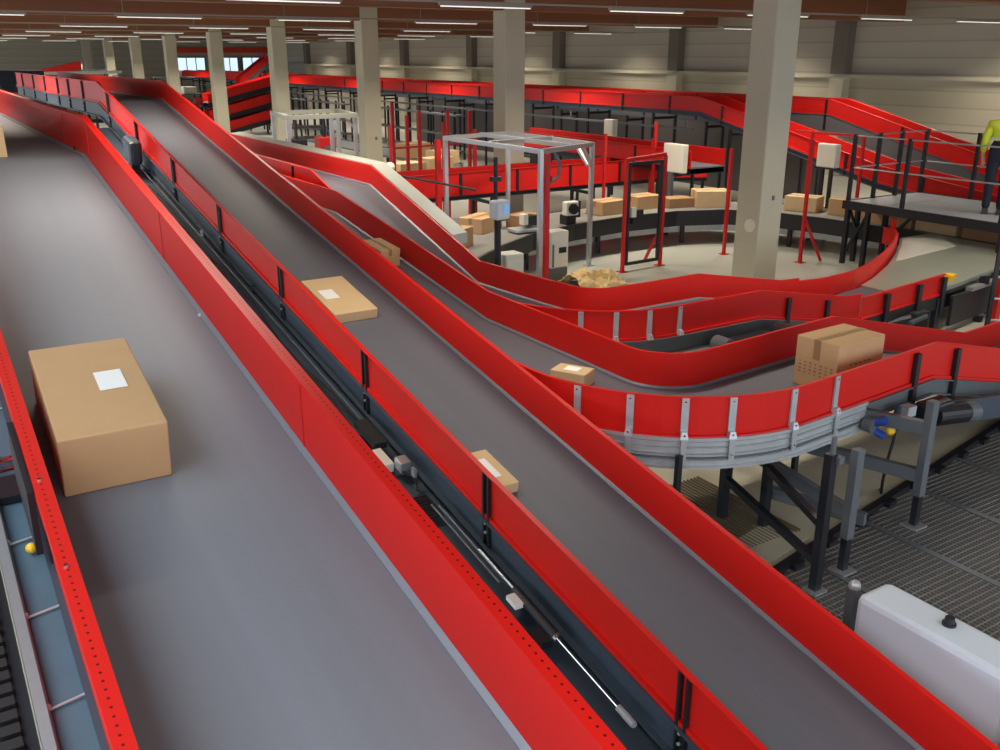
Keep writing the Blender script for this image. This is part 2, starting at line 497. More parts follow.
MB().wire([onmid(2.52, 5.3, -.2), onmid(2.56, 5.15, -.17), onmid(2.52, 5.02, -.19)], .008, 6).build('cable_loop', RUBBER, jb)
cbl.build('cable', RUBBER, root=onmid(2.5, 6, -.24), label='thin black cable along the inner frame in the conveyor gap', cat='cable')
for yy in (5.15, 10.0):
    MB().box(onmid(2.56, yy, -.14), (.02, .05, .06)).build('cable_clip', ALU, cm)
mo = thing('guide_motor', 'dark rounded belt tracker leaning against the second conveyor near its top bend', 'motor', onmid(2.5, 12.6, -.2))
MB().box(onmid(2.5, 12.7, .02), (.16, .42, .3), rx=math.atan(SL)).build('housing', NAVY, mo, bevel=.05)
MB().box(onmid(2.5, 12.7, -.16), (.1, .2, .1), rx=math.atan(SL)).build('bracket', BLACK, mo)

# side walkway on the viewer's left
def onwide(x, y, dz): return Vector((x, y, 1.311 + SL * y + dz))
tp = Path([onwide(0, -1, 0), onwide(0, 7.2, 0)])
wk = thing('side_tray', 'slate blue trough with thin cross rods left of the broad conveyor', 'tray', onwide(0, 0, -.3))
MB().sweep(tp, [(.07, -.04), (.19, -.04), (.19, -.06), (.07, -.06)]).build('trough', mat('slate_blue_steel', rgb(84, 110, 124), .4, .1, noise=.15, scale=8), wk)
MB().sweep(tp, [(.045, .005), (.075, .005), (.085, -.05), (.045, -.06)]).build('chrome_rail', ALU, wk)
MB().sweep(tp, [(-.03, -.01), (.04, -.01), (.04, -.4), (-.03, -.4)]).build('black_side', BLACK, wk)
MB().sweep(tp, [(-.16, -.06), (-.04, -.06), (-.04, -.4), (-.16, -.4)]).build('outer_side', RUBBER, wk)
for yy in (1.62, 2.02, 2.42, 2.81, 3.19, 4.1, 4.6):
    MB().tube(onwide(.07, yy, -.03), onwide(.185, yy + .02, -.03), .004, 8).build('cross_rod', GALV, wk)
    MB().ball(onwide(.075, yy, -.02), .012, 8, 6).build('rod_nut', GALV, wk)
MB().ball(onwide(.14, 3.12, -.012), .018, 12, 8).build('knob', YEL, wk, label='yellow knob')
MB().tube(onwide(.03, 3.66, -.01), onwide(.165, 3.68, -.01), .017, 12).tube(onwide(.03, 3.60, -.01), onwide(.165, 3.62, -.01), .01, 12).build('roller', CHROME, wk)
MB().box(onwide(.1, 3.5, -.02), (.15, .14, .03), rx=math.atan(SL)).build('roller_cover', BLACK, wk)
MB().box(onwide(.158, 3.22, .15), (.02, .46, .24), rx=math.atan(SL)).build('post_plate', BLACK, wk)
ch = MB()
for i in range(26): ch.box(onwide(-.02, 1.7 + i * .05, .0), (.05, .034, .03), rx=math.atan(SL))
ch.build('drag_chain', RUBBER, wk)

# ---------------------------------------------------------------- curving conveyor nearer the viewer (belt z .91)
zc = .91
hw3 = .475
c3 = [(4.165, 15.5, 1.46), (4.165, 11.3, 1.46), (4.165, 7.6, zc + .005)] + arc(5.065, 5.47, .9, 180, 274.5, zc, 18) + [(6.82, 4.704, zc), (9.25, 4.895, zc - .58), (11.3, 5.06, zc - .60)]
p3 = Path(c3)
k3 = conveyor('curve_conveyor', 'curving red-sided belt conveyor with ribbed silver underframe carrying the taped carton', p3, hw3, .29, fl=.026, frame=.16, fmat=DGALV, legs=(6.0,))
# find arc length of a point nearest to xy
def s_near(path, x, y):
    best = min(range(int(path.L[-1] / .02)), key=lambda i: (path.at(i * .02)[0].x - x) ** 2 + (path.at(i * .02)[0].y - y) ** 2)
    return best * .02
def brackets(path, hw, gh, pts, par, sgn, drop=.0, m=GALV):
    for x, y in pts:
        s0 = s_near(path, x, y)
        q, d, a = path.side(s0, sgn * (hw + .02), 0)
        mb = MB().box((q.x, q.y, q.z + gh * .5), (.05, .016, gh * .94), rz=a)
        q2, _, _ = path.side(s0, sgn * (hw + .04), .015)
        mb.box(q2, (.06, .06, .05), rz=a, taper=.6)
        if drop:
            q3, _, _ = path.side(s0, sgn * (hw + .058), -drop / 2)
            mb.box(q3, (.04, .012, drop), rz=a)
        b = mb.build('guard_bracket', m, par)
        bo = MB()
        for w in (gh * .88, .02) + ((-drop * .75,) if drop else ()):
            q4, _, _ = path.side(s0, sgn * (hw + .026), w); q5, _, _ = path.side(s0, sgn * (hw + .07 if w < .1 else hw + .034), w)
            bo.tube(q4, q5, .008, 6)
        bo.build('bolt', CHROME, b)
brackets(p3, hw3, .29, ((3.78, 4.99), (3.95, 4.62), (4.22, 4.36), (4.55, 4.10), (5.0, 4.02), (5.50, 4.03)), k3, 1, drop=.17)
# ribbed silver curved side frame
arcpts = [(4.165, 6.1, zc), (4.165, 5.75, zc)] + arc(5.065, 5.47, .9, 180, 270, zc, 22) + [(5.35, 4.57, zc), (5.62, 4.57, zc)]
arcpts[-1] = (5.86, 4.63, zc); arcpts[-2] = (5.35, 4.588, zc)
pa = Path(arcpts)
rib = [(hw3 + .012, -.005), (hw3 + .05, -.005), (hw3 + .05, -.03)]
for i in range(4):
    z0 = -.03 - i * .048
    rib += [(hw3 + .036, z0 - .006), (hw3 + .036, z0 - .036), (hw3 + .05, z0 - .042)]
rib += [(hw3 + .05, -.235), (hw3 + .012, -.235)]
MB().sweep(pa, rib).build('ribbed_frame', GALV, k3)
for x, y in ((6.33, 4.1),):
    pass
# black guard posts past the bend
for sx in (6.52, 7.16):
    s0 = s_near(p3, sx, 4.68)
    q, d, a = p3.side(s0, hw3 + .03, 0)
    MB().box((q.x, q.y, q.z + .02), (.055, .04, .46), rz=a).build('guard_post', BLACK, k3)
mot = thing('drum_motor', 'black drive motor under the descending end of the taped carton conveyor', 'motor', (6.9, 4.02, .5))
MB().box((6.62, 4.02, .72), (.34, .14, .16), rx=.1).build('gearbox', BLACK, mot, bevel=.02)
MB().tube((6.6, 4.0, .68), (7.05, 4.0, .62), .085, 18).build('motor_body', BLACK, mot)
MB().tube((7.02, 4.0, .625), (7.16, 4.0, .605), .088, 18).build('fan_cowl', DGALV, mot, label='pale grey fan cowl')
MB().box((6.3, 4.03, .78), (.1, .08, .08)).build('terminal_box', GALV, mot)
sd = MB().bar((6.2, 4.07, .72), (9.0, 4.07, .34), .03, .2)
sd.build('lower_side_plate', NAVY, k3)
ac = thing('drive_end_unit', 'blue drive end with yellow knob at the right end of the silver curved frame', 'drive unit', (5.92, 4.04, .62))
MB().tube((5.88, 4.09, .74), (5.88, 4.01, .74), .06, 16).build('end_cap', DGALV, ac)
MB().tube((5.90, 4.04, .76), (5.92, 3.95, .8), .035, 14).tube((5.90, 4.04, .70), (5.93, 3.95, .67), .03, 14).build('coupling', BLUE, ac)
MB().ball((5.98, 3.94, .71), .036, 12, 8).build('knob', YEL, ac)
cab = MB().wire([(6.2, 4.04, .72), (6.17, 4.03, .55), (6.13, 4.03, .38), (6.14, 4.05, .2), (6.22, 4.1, .06), (6.35, 4.2, .015)], .012, 8)
cab.build('cable', RUBBER, root=(6.2, 4.04, .015), label='black cable drooping from the curve conveyor beside the grey support leg', cat='cable')

# support frames under the curve
fr1 = thing('support_stand', 'black low support stand under the silver curve, nearest the second conveyor', 'stand', (4.85, 4.2, 0))
for nm, (x, y, h) in (('leg', (4.88, 4.53, .50)), ('leg', (5.05, 4.27, .52)), ('leg', (4.68, 3.47, 1.0))):
    MB().box((x, y, h / 2), (.06, .06, h)).build(nm, BLACK, fr1)
for x, y in ((4.88, 4.53), (5.05, 4.27), (4.68, 3.47)):
    MB().box((x, y, .008), (.12, .12, .016)).build('foot_plate', ALU, fr1)
MB().bar((5.05, 4.27, .5), (4.68, 3.49, .5), .05, .05).build('rail', BLACK, fr1)
MB().bar((4.88, 4.53, .36), (4.68, 3.49, .22), .05, .05).build('rail', BLACK, fr1)
MB().box((4.68, 3.46, 1.04), (.03, .02, .16)).box((4.72, 3.44, .96), (.05, .05, .05)).build('top_fixing', DGALV, fr1)
fr2 = thing('support_stand', 'grey twin-leg support stand under the bend by the steel grating', 'stand', (5.5, 3.65, 0))
for x, y, h in ((5.05, 3.54, .92), (6.05, 3.68, 1.02)):
    MB().box((x, y, (h + .26) / 2), (.07, .06, h - .26)).build('leg', DGALV, fr2)
    MB().box((x, y, .14), (.05, .05, .28)).build('leg_foot', BLACK, fr2)
    MB().box((x, y, .008), (.14, .14, .016)).build('foot_plate', ALU, fr2)
fr3 = thing('support_stand', 'grey cross beams carrying the silver curve above the cream deck', 'stand', (5.6, 4.6, 0))
MB().bar((5.62, 5.3, .74), (6.05, 3.7, .80), .06, .10).build('cross_beam', DGALV, fr3)
MB().bar((5.55, 5.35, .40), (6.05, 3.7, .42), .06, .10).build('cross_beam', DGALV, fr3)
MB().bar((5.3, 4.9, .45), (5.05, 3.56, .45), .06, .09).build('cross_beam', DGALV, fr3)
MB().bar((5.1, 4.35, .28), (5.35, 3.62, .28), .06, .09).build('cross_beam', DGALV, fr3)
for x, y in ((5.55, 5.35), (5.3, 4.9)):
    MB().box((x, y, .31), (.06, .06, .62)).build('leg', BLACK, fr3)
for x, y, h in ((4.165, 4.30, .80), (5.25, 4.2, .72)):
    b = MB().box((x, y, h - .16), (.04, .035, .32)).build('hanger_bracket', BLACK, fr3)

# ---------------------------------------------------------------- grating walkway, deck panels, white cabinet
gt = MB()
gx0, gx1, gy0, gy1 = 3.75, 9.85, -.6, 4.85
n = int((gx1 - gx0) / .038)
for i in range(n): gt.box((gx0 + i * .038, (gy0 + gy1) / 2, -.014), (.005, gy1 - gy0, .02))
for j in range(int((gy1 - gy0) / .05)): gt.box(((gx0 + gx1) / 2, gy0 + j * .05, -.008), (gx1 - gx0, .006, .010))
gt.build('steel_grating', mat('grating_steel', rgb(124, 124, 122), .5, .3, noise=.2, scale=2), root=(6.8, 1.7, -.03), label='fine steel grating walkway below the curve conveyor', cat='grating')
for i, (x, lab) in enumerate(((4.98, 'pale joist strip across the grating next to the white cabinet'), (5.8, 'pale joist strip crossing the grating between the two support legs'), (6.66, 'pale joist strip across the grating right of the taller grey leg'), (7.5, 'pale joist strip across the grating at the right edge'))):
    MB().box((x, (gy0 + gy1) / 2, -.001), (.055, gy1 - gy0, .008)).box((x, (gy0 + gy1) / 2, -.13), (.05, gy1 - gy0, .2)).build('grating_joist', DGALV, root=(x, 1.7, -.2), label=lab, cat='joist')
def edge_y(x): return 3.95 + .185 * (x - 5.65)
sl = MB().bar((3.66, edge_y(3.66), -.01), (9.88, edge_y(9.88), -.01), .06, .10)
for i in range(13):
    x = 3.9 + i * .46
    sl.box((x, edge_y(x) - .05, .02), (.12, .06, .04), rz=.18)
sl.build('deck_edge_angle', BLACK, root=(6.3, 4.0, -.08), label='dark steel edge angle between cream deck and grating', cat='edge angle')
MB().prism([(3.64, edge_y(3.64)), (9.88, edge_y(9.88)), (9.88, 5.7), (3.64, 5.7)], 0.001, .013).build('cream_deck', PLY, root=(7.0, 4.9, 0), label='broad cream deck panel under the curve conveyor', cat='deck')
MB().box((4.86, 4.07, .021), (.62, .34, .014), rz=.18).build('loose_board', PLY, root=(4.72, 4.1, 0), label='small loose cream panel in front of the black stand', cat='deck panel')
g2 = MB()
for i in range(40): g2.box((3.75 + i * .038, 4.62, .022), (.012, 1.1, .018))
g2.build('steel_grating', mat('warm_grating', rgb(120, 108, 88), .6, .2, noise=.2, scale=3), root=(4.5, 4.9, .002), label='brownish slatted grating beneath the silver curve', cat='grating')
# things on the level below, seen through the grating
lo = [((4.6, 1.8), (1.0, .8), 'brown pallet load under the grating beside the cabinet', CARDD, .7), ((6.2, 2.6), (.9, .7), 'pale carton load under the grating behind the tall leg', CARDL, .8),
      ((6.0, .8), (.8, 1.2), 'red bin under the grating right of the cabinet', REDF, .6), ((7.8, 2.6), (.9, .9), 'dark red bin under the grating near the right edge', REDF, .7), ((7.2, 1.0), (1.1, .9), 'grey crate under the grating at the lower right', DGALV, .8), ((5.2, 3.3), (.8, .6), 'tan carton load under the grating near the deck edge', CARD, .9)]
for (x, y), (a, b), lab, m, h in lo:
    t = thing('load', lab, 'load', (x, y, -2.7))
    MB().box((x, y, -2.7 + .14 + h / 2), (a, b, h)).build('body', m, t, bevel=.03)
    MB().box((x, y, -2.62), (a, b, .03)).box((x, y - b / 2 + .05, -2.66), (a, .1, .08)).box((x, y + b / 2 - .05, -2.66), (a, .1, .08)).box((x, y, -2.575), (a, b, .03)).build('pallet', CARDD, t)

wc = thing('cabinet', 'white enamel control cabinet with black round knob beside the second conveyor', 'cabinet', (4.08, 2.3, 0))
MB().box((4.115, 2.24, .33), (.27, .88, .6)).build('body', WHITE, wc, bevel=.035)
kb = MB().tube((4.14, 2.24, .63), (4.14, 2.24, .645), .035, 16).tube((4.14, 2.24, .645), (4.14, 2.24, .675), .028, 12, .024)
kb.build('knob', BLACK, wc)
MB().box((4.115, 2.24, .015), (.24, .82, .03)).build('plinth', BLACK, wc)
MB().box((4.255, 2.0, .6), (.02, .03, .04)).build('hinge', BLACK, wc)
ps = thing('cabinet_post', 'dark upright post at the right end of the white cabinet', 'post', (3.99, 1.77, 0))
MB().box((4.0, 1.755, .31), (.10, .06, .62)).build('shaft', NAVY, ps, bevel=.008)
MB().box((4.0, 1.755, .005), (.12, .08, .01)).build('foot_plate', DGALV, ps)
ps = thing('cabinet_post', 'grey post with rounded cap at the left end of the white cabinet', 'post', (4.13, 2.87, 0))
MB().box((4.13, 2.80, .28), (.06, .06, .56)).build('shaft', DGALV, ps, bevel=.006)
MB().ball((4.13, 2.80, .57), .035, 12, 8).build('cap', GALV, ps)
bs = MB()
for i in range(4): bs.tube((4.13, 2.735, .46 + i * .025), (4.13, 2.715, .46 + i * .025), .01, 8)
bs.build('bolt', BLACK, ps)

# ---------------------------------------------------------------- second curving conveyor behind
z4 = .77
hw4 = .45
c4 = [(5.38, 20.5, 1.57), (5.38, 12.85, 1.57), (5.38, 9.75, .70), (5.38, 8.3, .75)] + arc(6.23, 7.92, .85, 180, 270, z4, 18) + [(7.42, 7.07, z4), (8.8, 7.07, .52), (9.1, 7.07, .51)]
p4 = Path(c4)
k4 = conveyor('curve_conveyor', 'red-sided curving conveyor behind the taped carton line, with cream cover along its far side', p4, hw4, .29, fl=.03, frame=.2, fmat=DGALV, legs=(1.0, 4.5, 8.0, 10.8, 12.6, 15.0))
brackets(p4, hw4, .29, ((5.25, 6.89), (5.53, 6.71), (5.88, 6.58), (6.28, 6.55)), k4, 1)
cvp = Path([(5.38, 19.8, 1.57), (5.38, 12.85, 1.57), (5.38, 10.45, .896)])
MB().sweep(cvp, [(-(hw4 + .032), .30), (-(hw4 + .25), .32), (-(hw4 + .25), .18), (-(hw4 + .032), .18)]).build('cover_strip', CREAMC, k4, label='cream cover strip')
s0 = s_near(p4, 5.38, 13.6)
q, d, a = p4.side(s0, hw4 + .02, .1); MB().box(q, (.05, .03, .34), rz=a).build('guard_post', BLACK, k4)
for sx in (7.85, 8.5):
    s0 = s_near(p4, sx, 7.07); q, d, a = p4.side(s0, hw4 + .03, .05); MB().box(q, (.05, .035, .36), rz=a).build('guard_post', BLACK, k4)
# drive parts visible between the two curves
dv = thing('belt_drive', 'black and silver belt drive between the two curving conveyors', 'drive unit', (6.9, 6.35, .3))
MB().box((7.1, 6.42, .55), (.7, .25, .2)).build('gearbox', BLACK, dv, bevel=.03)
MB().tube((6.7, 6.3, .62), (6.7, 6.5, .62), .09, 16).build('pulley', DGALV, dv)
MB().tube((7.6, 6.3, .6), (7.6, 6.5, .6), .12, 16).tube((7.3, 6.3, .5), (7.5, 6.3, .5), .08, 12).build('motor', RUBBER, dv)
MB().box((6.8, 6.2, .35), (.7, .3, .03)).build('base_plate', ALU, dv)
MB().box((7.1, 6.35, .17), (.06, .06, .34)).box((6.6, 6.3, .17), (.06, .06, .34)).build('leg', BLACK, dv)

# merge section to the loop
mg = thing('merge_conveyor', 'short merge conveyor with steel slide feeding the parcel loop under the platform', 'conveyor', (9.2, 7.1, 0))
nr = Path([(9.1, 6.60, .51), (11.02, 6.83, .51)])
MB().sweep(nr, [(-.004, -.02), (-.004, .25), (.03, .25), (.03, .24), (.006, .24), (.006, 0), (.03, 0), (.03, -.02)]).build('side_guard', RED, mg)
fcrv = [(9.1, 7.53, .51), (9.6, 7.47, .51), (10.2, 7.55, .51), (10.8, 7.75, .51), (11.6, 8.12, .51), (12.4, 8.55, .51), (13.0, 8.92, .51), (13.25, 9.15, .51), (13.32, 9.42, .51)]
frp = Path(fcrv)
MB().sweep(frp, [(-.0, -.02), (0, .25), (-.035, .25), (-.035, .24), (-.008, .24), (-.008, -.02)]).build('side_guard', RED, mg)
MB().prism([(9.1, 6.61), (10.4, 6.78), (10.4, 7.58), (9.6, 7.45), (9.1, 7.5)], .46, .51).build('belt', BELT, mg)
_pl = [(10.42, 6.78), (11.5, 6.9), (13.9, 7.25), (13.95, 9.0), (13.3, 9.1), (12.95, 8.86), (12.4, 8.5), (11.6, 8.07), (10.8, 7.72), (10.42, 7.60)]
_zz = lambda x: .53 + (x - 10.42) / 3.5 * .125
_n = len(_pl)
MB().add([(x, y, _zz(x)) for x, y in _pl] + [(x, y, _zz(x) - .05) for x, y in _pl], [tuple(range(_n)), tuple(range(2 * _n - 1, _n - 1, -1))] + [(i, (i + 1) % _n, _n + (i + 1) % _n, _n + i) for i in range(_n)]).build('slide_plate', PLATE, mg)
_ws = [(11.9, 8.15), (13.4, 8.2), (13.8, 8.7), (13.3, 9.05), (12.9, 8.78)]
MB().add([(x, y, _zz(x) + .004) for x, y in _ws] + [(x, y, _zz(x) - .004) for x, y in _ws], [(0, 1, 2, 3, 4), (9, 8, 7, 6, 5)] + [(i, (i + 1) % 5, 5 + (i + 1) % 5, 5 + i) for i in range(5)]).build('wear_sheet', OFFW, mg)
sidep = Path([(9.1, 6.60, .51), (13.4, 7.12, .51)])
MB().sweep(sidep, [(-.0, -.02), (.03, -.02), (.03, -.2), (0, -.2)]).build('side_frame', BLACK, mg)
for x, y in ((9.6, 6.63), (10.35, 6.72), (10.95, 6.79)):
    MB().box((x, y - .02, .48), (.07, .04, .5)).build('guard_post', BLACK, mg)
for x, y in ((9.5, 6.66), (10.9, 6.8), (12.4, 7.0), (10.9, 7.9)):
    MB().box((x, y, .23), (.08, .07, .46)).build('leg', BLACK, mg)
MB().box((11.15, 6.84, .70), (.16, .12, .07), rz=.3).build('emergency_stop', YEL, mg, label='yellow stop box')
pn = thing('drive_skirt', 'dark slate skirt panel hiding the drives at the right of the merge conveyor', 'panel', (12.4, 6.9, 0))
MB().bar((11.05, 6.70, .29), (13.9, 7.1, .29), .05, .40).build('skirt', BLACK, pn, bevel=.01)
MB().bar((11.5, 6.755, .51), (13.9, 7.09, .51), .09, .05).build('top_rail', ALU, pn)
for i, x in enumerate((11.9, 12.5, 13.1)):
    MB().box((x, 6.78 + (x - 11.75) * .14, .57), (.1, .08, .1)).box((x, 6.78 + (x - 11.75) * .14, .04), (.06, .1, .08)).build('clip', BLACK, pn)
mm = thing('gear_motor', 'black gear motor cluster hanging under the merge conveyor', 'motor', (10.2, 6.7, 0))
MB().tube((9.7, 6.72, .26), (10.2, 6.72, .26), .12, 16).build('motor_body', BLACK, mm)
MB().box((10.35, 6.74, .26), (.3, .26, .28)).build('gearbox', RUBBER, mm, bevel=.03)
MB().box((10.0, 6.8, .06), (.9, .2, .12)).build('bracket', BLACK, mm)
MB().tube((10.0, 6.55, .32), (10.4, 6.6, .34), .03, 10).build('shaft', NAVY, mm)

# ---------------------------------------------------------------- parcel loop
LZ = .62
lpts = [(6.1, 10.7), (6.6, 11.2), (7.6, 11.95), (8.5, 12.5), (9.6, 12.85), (10.9, 13.05), (12.1, 13.0), (13.0, 12.65), (13.55, 11.9), (13.8, 11.0), (13.95, 9.6), (14.05, 8.2), (14.05, 5.0)]
front = Path([(x, y, LZ) for x, y in lpts])
lp = thing('sorter_loop', 'long dark parcel sorting loop with black skirt sweeping past the columns and under the platform', 'conveyor', (10, 13, 0))
MB().sweep(front, [(0, 0), (-1.25, 0), (-1.25, -.05), (0, -.05)]).build('carrier_belt', mat('carrier_grey', rgb(128, 126, 120), .5, noise=.1, scale=3), lp)
MB().sweep(front, [(.02, .02), (-.03, .02), (-.03, -.26), (.02, -.26)]).build('skirt', BLACK, lp)
MB().sweep(front, [(-1.23, .01), (-1.28, .01), (-1.28, -.2), (-1.23, -.2)]).build('skirt', BLACK, lp)
MB().sweep(front, [(-.25, -.3), (-.33, -.3), (-.33, -.42), (-.25, -.42)]).build('under_rail', GALV, lp)
for s in [1.2 + 1.9 * i for i in range(11)]:
    for u in (-.2, -1.05):
        q, d, a = front.side(s, u, 0)
        MB().box((q.x, q.y, .28), (.07, .07, .56), rz=a).build('leg', BLACK, lp)
q1 = thing('sorter_loop', 'far stretch of the parcel loop behind the red fence posts, before the third column', 'conveyor', (11, 21, 0))
fr2p = Path([(6.0, 19.3, LZ), (9.4, 19.75, LZ), (10.8, 20.1, LZ), (12.0, 20.9, LZ), (12.8, 22.2, LZ), (13.1, 24.0, LZ), (13.1, 32.0, LZ)])
MB().sweep(fr2p, [(0, 0), (-1.1, 0), (-1.1, -.05), (0, -.05)]).build('carrier_belt', DGALV, q1)
MB().sweep(fr2p, [(.02, .02), (-.03, .02), (-.03, -.24), (.02, -.24)]).build('skirt', BLACK, q1)
for s in [1 + 2.3 * i for i in range(9)]:
    q, d, a = fr2p.side(s, -.3, 0); MB().box((q.x, q.y, .28), (.08, .08, .56), rz=a).build('leg', BLACK, q1)

# ---------------------------------------------------------------- parcels
def parcel(label, c, d, rz=0.0, rx=0.0, m=CARD, tape=True, lab=None, group=None, name='cardboard_box', cat='box', prints=False):
    t = thing(name, label, cat, c, group)
    x, y, z = d
    def B(cc, dd, nm, mm, bev=0.0):
        me = MB().box((c[0] + cc[0], c[1] + cc[1], c[2] + cc[2]), dd).build(nm, mm, t, bevel=bev)
        return me
    body = B((0, 0, z / 2), (x, y, z), 'carton', m, .006)
    if tape:
        B((0, 0, z + .001), (x * .14 if x < y else x + .002, y + .002 if x < y else y * .14, .002), 'tape', TAPE)
        if x < y:
            B((0, -y / 2 - .001, z * .82), (x * .14, .002, z * .36), 'tape', TAPE)
        else:
            B((-x / 2 - .001, 0, z * .8), (.002, y * .16, z * .4), 'tape', TAPE)
    if lab:
        lx, ly, lw, lh = lab
        B((lx, ly, z + .003), (lw, lh, .002), 'shipping_label', PAPERL)
    if prints:
        pm = MB()
        for i in range(4):
            for k in range(7):
                w_ = rnd.uniform(.01, .026)
                pm.box((c[0] - x / 2 - .0015, c[1] - y * .38 + k * y * .125, c[2] + z * .5 - i * z * .07), (.002, w_, z * .025))
        for i in range(3):
            for k in range(5):
                pm.box((c[0] - x * .2 + k * x * .1, c[1] - y / 2 - .0015, c[2] + z * .55 - i * z * .09), (rnd.uniform(.02, .045), .002, z * .03))
        pm.build('print_lettering', INK, t)
    t.rotation_euler = (rx, 0, rz)
    return t
IN = math.atan(SL)
parcel('big tan parcel with a white label on the broad front conveyor', tuple(onwide(.475, 3.70, .001)), (.37, .74, .235), rz=-.02, rx=IN, m=CARD, tape=False, lab=(.06, .01, .1, .15))
parcel('pale tan box at the left edge on the level top of the broad conveyor', (.50, 8.15, 2.672), (.34, .5, .24), m=CARDL, tape=False)
parcel('flat pale carton with white label high on the second conveyor', tuple(onmid(3.06, 7.55, .002)), (.40, .78, .09), rx=IN, m=CARDL, lab=(-.08, .02, .13, .2), tape=False)
parcel('small white-labelled packet beside the left guard halfway down the second conveyor', tuple(onmid(2.86, 4.70, .002)), (.22, .42, .075), rx=IN, m=CARDL, lab=(-.02, .0, .12, .22), tape=False)
parcel('small brown carton on the upper slope behind the second conveyor', (4.38, 9.50, 1.193), (.26, .42, .20), rx=math.atan(.149), m=CARD, rz=.12)
parcel('small flat box with white label before the bend of the silver curve', (4.24, 5.64, zc + .002), (.20, .30, .12), rz=.5, m=CARDL, tape=False, lab=(0, 0, .1, .12))
parcel('large taped carton with faint brown print on the curve conveyor', (6.05, 4.53, zc + .002), (.58, .39, .40), rz=.04, m=CARD, prints=True)
LPARC = [(6.9, 12.3, .5, .38, .26, .6, 'tan parcel behind the touch panel on the loop', CARD), (8.0, 13.3, .55, .4, .22, .5, 'brown parcel inside the scanner frame on the loop', CARD),
         (8.8, 13.2, .42, .34, .2, .35, 'flat tan parcel beside the second column on the loop', CARDD),
         (10.9, 13.6, .5, .4, .22, .1, 'tan parcel on the loop seen through the scanner frame\'s right side', CARD), (11.9, 13.75, .5, .4, .22, 0, 'low carton on the loop seen through the red gate', CARD),
         (12.55, 13.5, .45, .35, .16, -.2, 'flat brown carton just right of the red gate on the loop', CARDD), (13.15, 13.2, .55, .42, .28, -.5, 'pale carton on the loop left of the nearest column', CARDL),
         (13.75, 12.6, .5, .4, .22, -.9, 'tan carton on the loop hidden partly by the nearest column', CARD), (14.3, 11.9, .5, .4, .24, -1.2, 'pale carton on the loop behind the braced red post', CARDL),
         (14.55, 11.0, .6, .4, .26, -1.4, 'tan carton on the loop at the left end of the platform', CARD), (14.45, 10.0, .7, .5, .3, -1.5, 'long tan carton on the loop under the platform beside its legs', CARD),
         (14.48, 9.1, .6, .5, .32, -1.55, 'tan carton under the middle of the platform', CARDL), (14.48, 8.2, .7, .5, .3, -1.57, 'orange-brown carton under the right of the platform', CARDD), (14.48, 7.3, .6, .45, .26, -1.57, 'tan carton on the loop at the right frame edge', CARD)]
for x, y, a, b, h, rz, lab, m in LPARC:
    parcel(lab, (x, y, LZ + .002), (a * 1.22, b * 1.1, h * 1.12), rz=rz, m=m, tape=a > .45)
FPARC = [(8.3, 20.4, .6, .4, .22, 'low brown carton at the left of the far loop stretch', CARDD), (9.4, 20.6, .7, .5, .2, 'flat tan carton left on the far loop stretch', CARD), (10.5, 21.0, .8, .6, .28, 'pale carton on the far loop stretch between red posts', CARDL),
         (11.6, 21.5, .8, .5, .3, 'tan carton at the far loop bend', CARDL), (12.4, 22.6, .7, .6, .35, 'pale stacked carton past the far loop bend', CARDL), (12.5, 24.5, .8, .6, .4, 'tan carton further along past the far loop bend', CARD)]
for x, y, a, b, h, lab, m in FPARC:
    parcel(lab, (x, y, LZ + .002), (a, b, h), rz=.2, m=m, tape=False)

# ---------------------------------------------------------------- red conveyors at the back
Z2 = 2.2
w2 = Path([(17.5, 64, Z2), (17.5, 13.9, Z2), (17.5, 9.5, 1.12), (17.5, 6.5, .9)])
conveyor('belt_conveyor', 'upper red conveyor along the right wall dipping behind the platform', w2, .27, .30, posts=None, rposts=[30 + 2.0 * i for i in range(14)], frame=.38, fmat=DGALV, legs=[3 + 3.1 * i for i in range(16)], strip=False)
w1 = Path([(15.98, 64, Z2), (15.98, 16.2, Z2), (15.98, 11.3, 1.12), (15.98, 7.0, .62)])
conveyor('belt_conveyor', 'upper red conveyor nearer the columns that slopes down behind the nearest column', w1, .34, .30, rposts=[27.5 + 1.75 * i for i in range(17)], frame=.13, fmat=NAVY, legs=[2 + 2.6 * i for i in range(19)], strip=False)
ctr = MB().bar((15.5, 60, 1.78), (15.5, 16.3, 1.78), .06, .05)
for i in range(9): ctr.tube((15.5, 16.5 + i * 4.5, 1.8), (15.5, 16.5 + i * 4.5, 1.98), .02, 8)
ctr.build('cable_tray', DGALV, root=(15.5, 30, 1.75), label='thin grey cable tray hanging under the upper red conveyor', cat='cable tray')
MB().box((18.6, 25.5, 1.0), (.1, 21, 2.0)).build('dark_backing', DARKG, kind='structure')  # plain dark sheet filling the dark area under the upper red conveyors
m1 = Path([(13.7, 21, 1.28), (13.7, 13.9, 1.28)])
conveyor('belt_conveyor', 'middle level red conveyor below the upper pair, behind the scanner frame', m1, .45, .32, rposts=[.6 + 1.6 * i for i in range(4)], frame=.14, fmat=BLACK, legs=[.6 + 2.8 * i for i in range(3)], strip=False)
m2 = Path([(6.2, 16.05, .86), (14.2, 16.05, .86), (15.2, 15.6, .86)])
conveyor('belt_conveyor', 'low red conveyor crossing behind the parcel loop', m2, .35, .42, rposts=[1.5 + 1.3 * i for i in range(6)], frame=.10, fmat=BLACK, legs=(1, 3.5, 6, 8.2), strip=False)
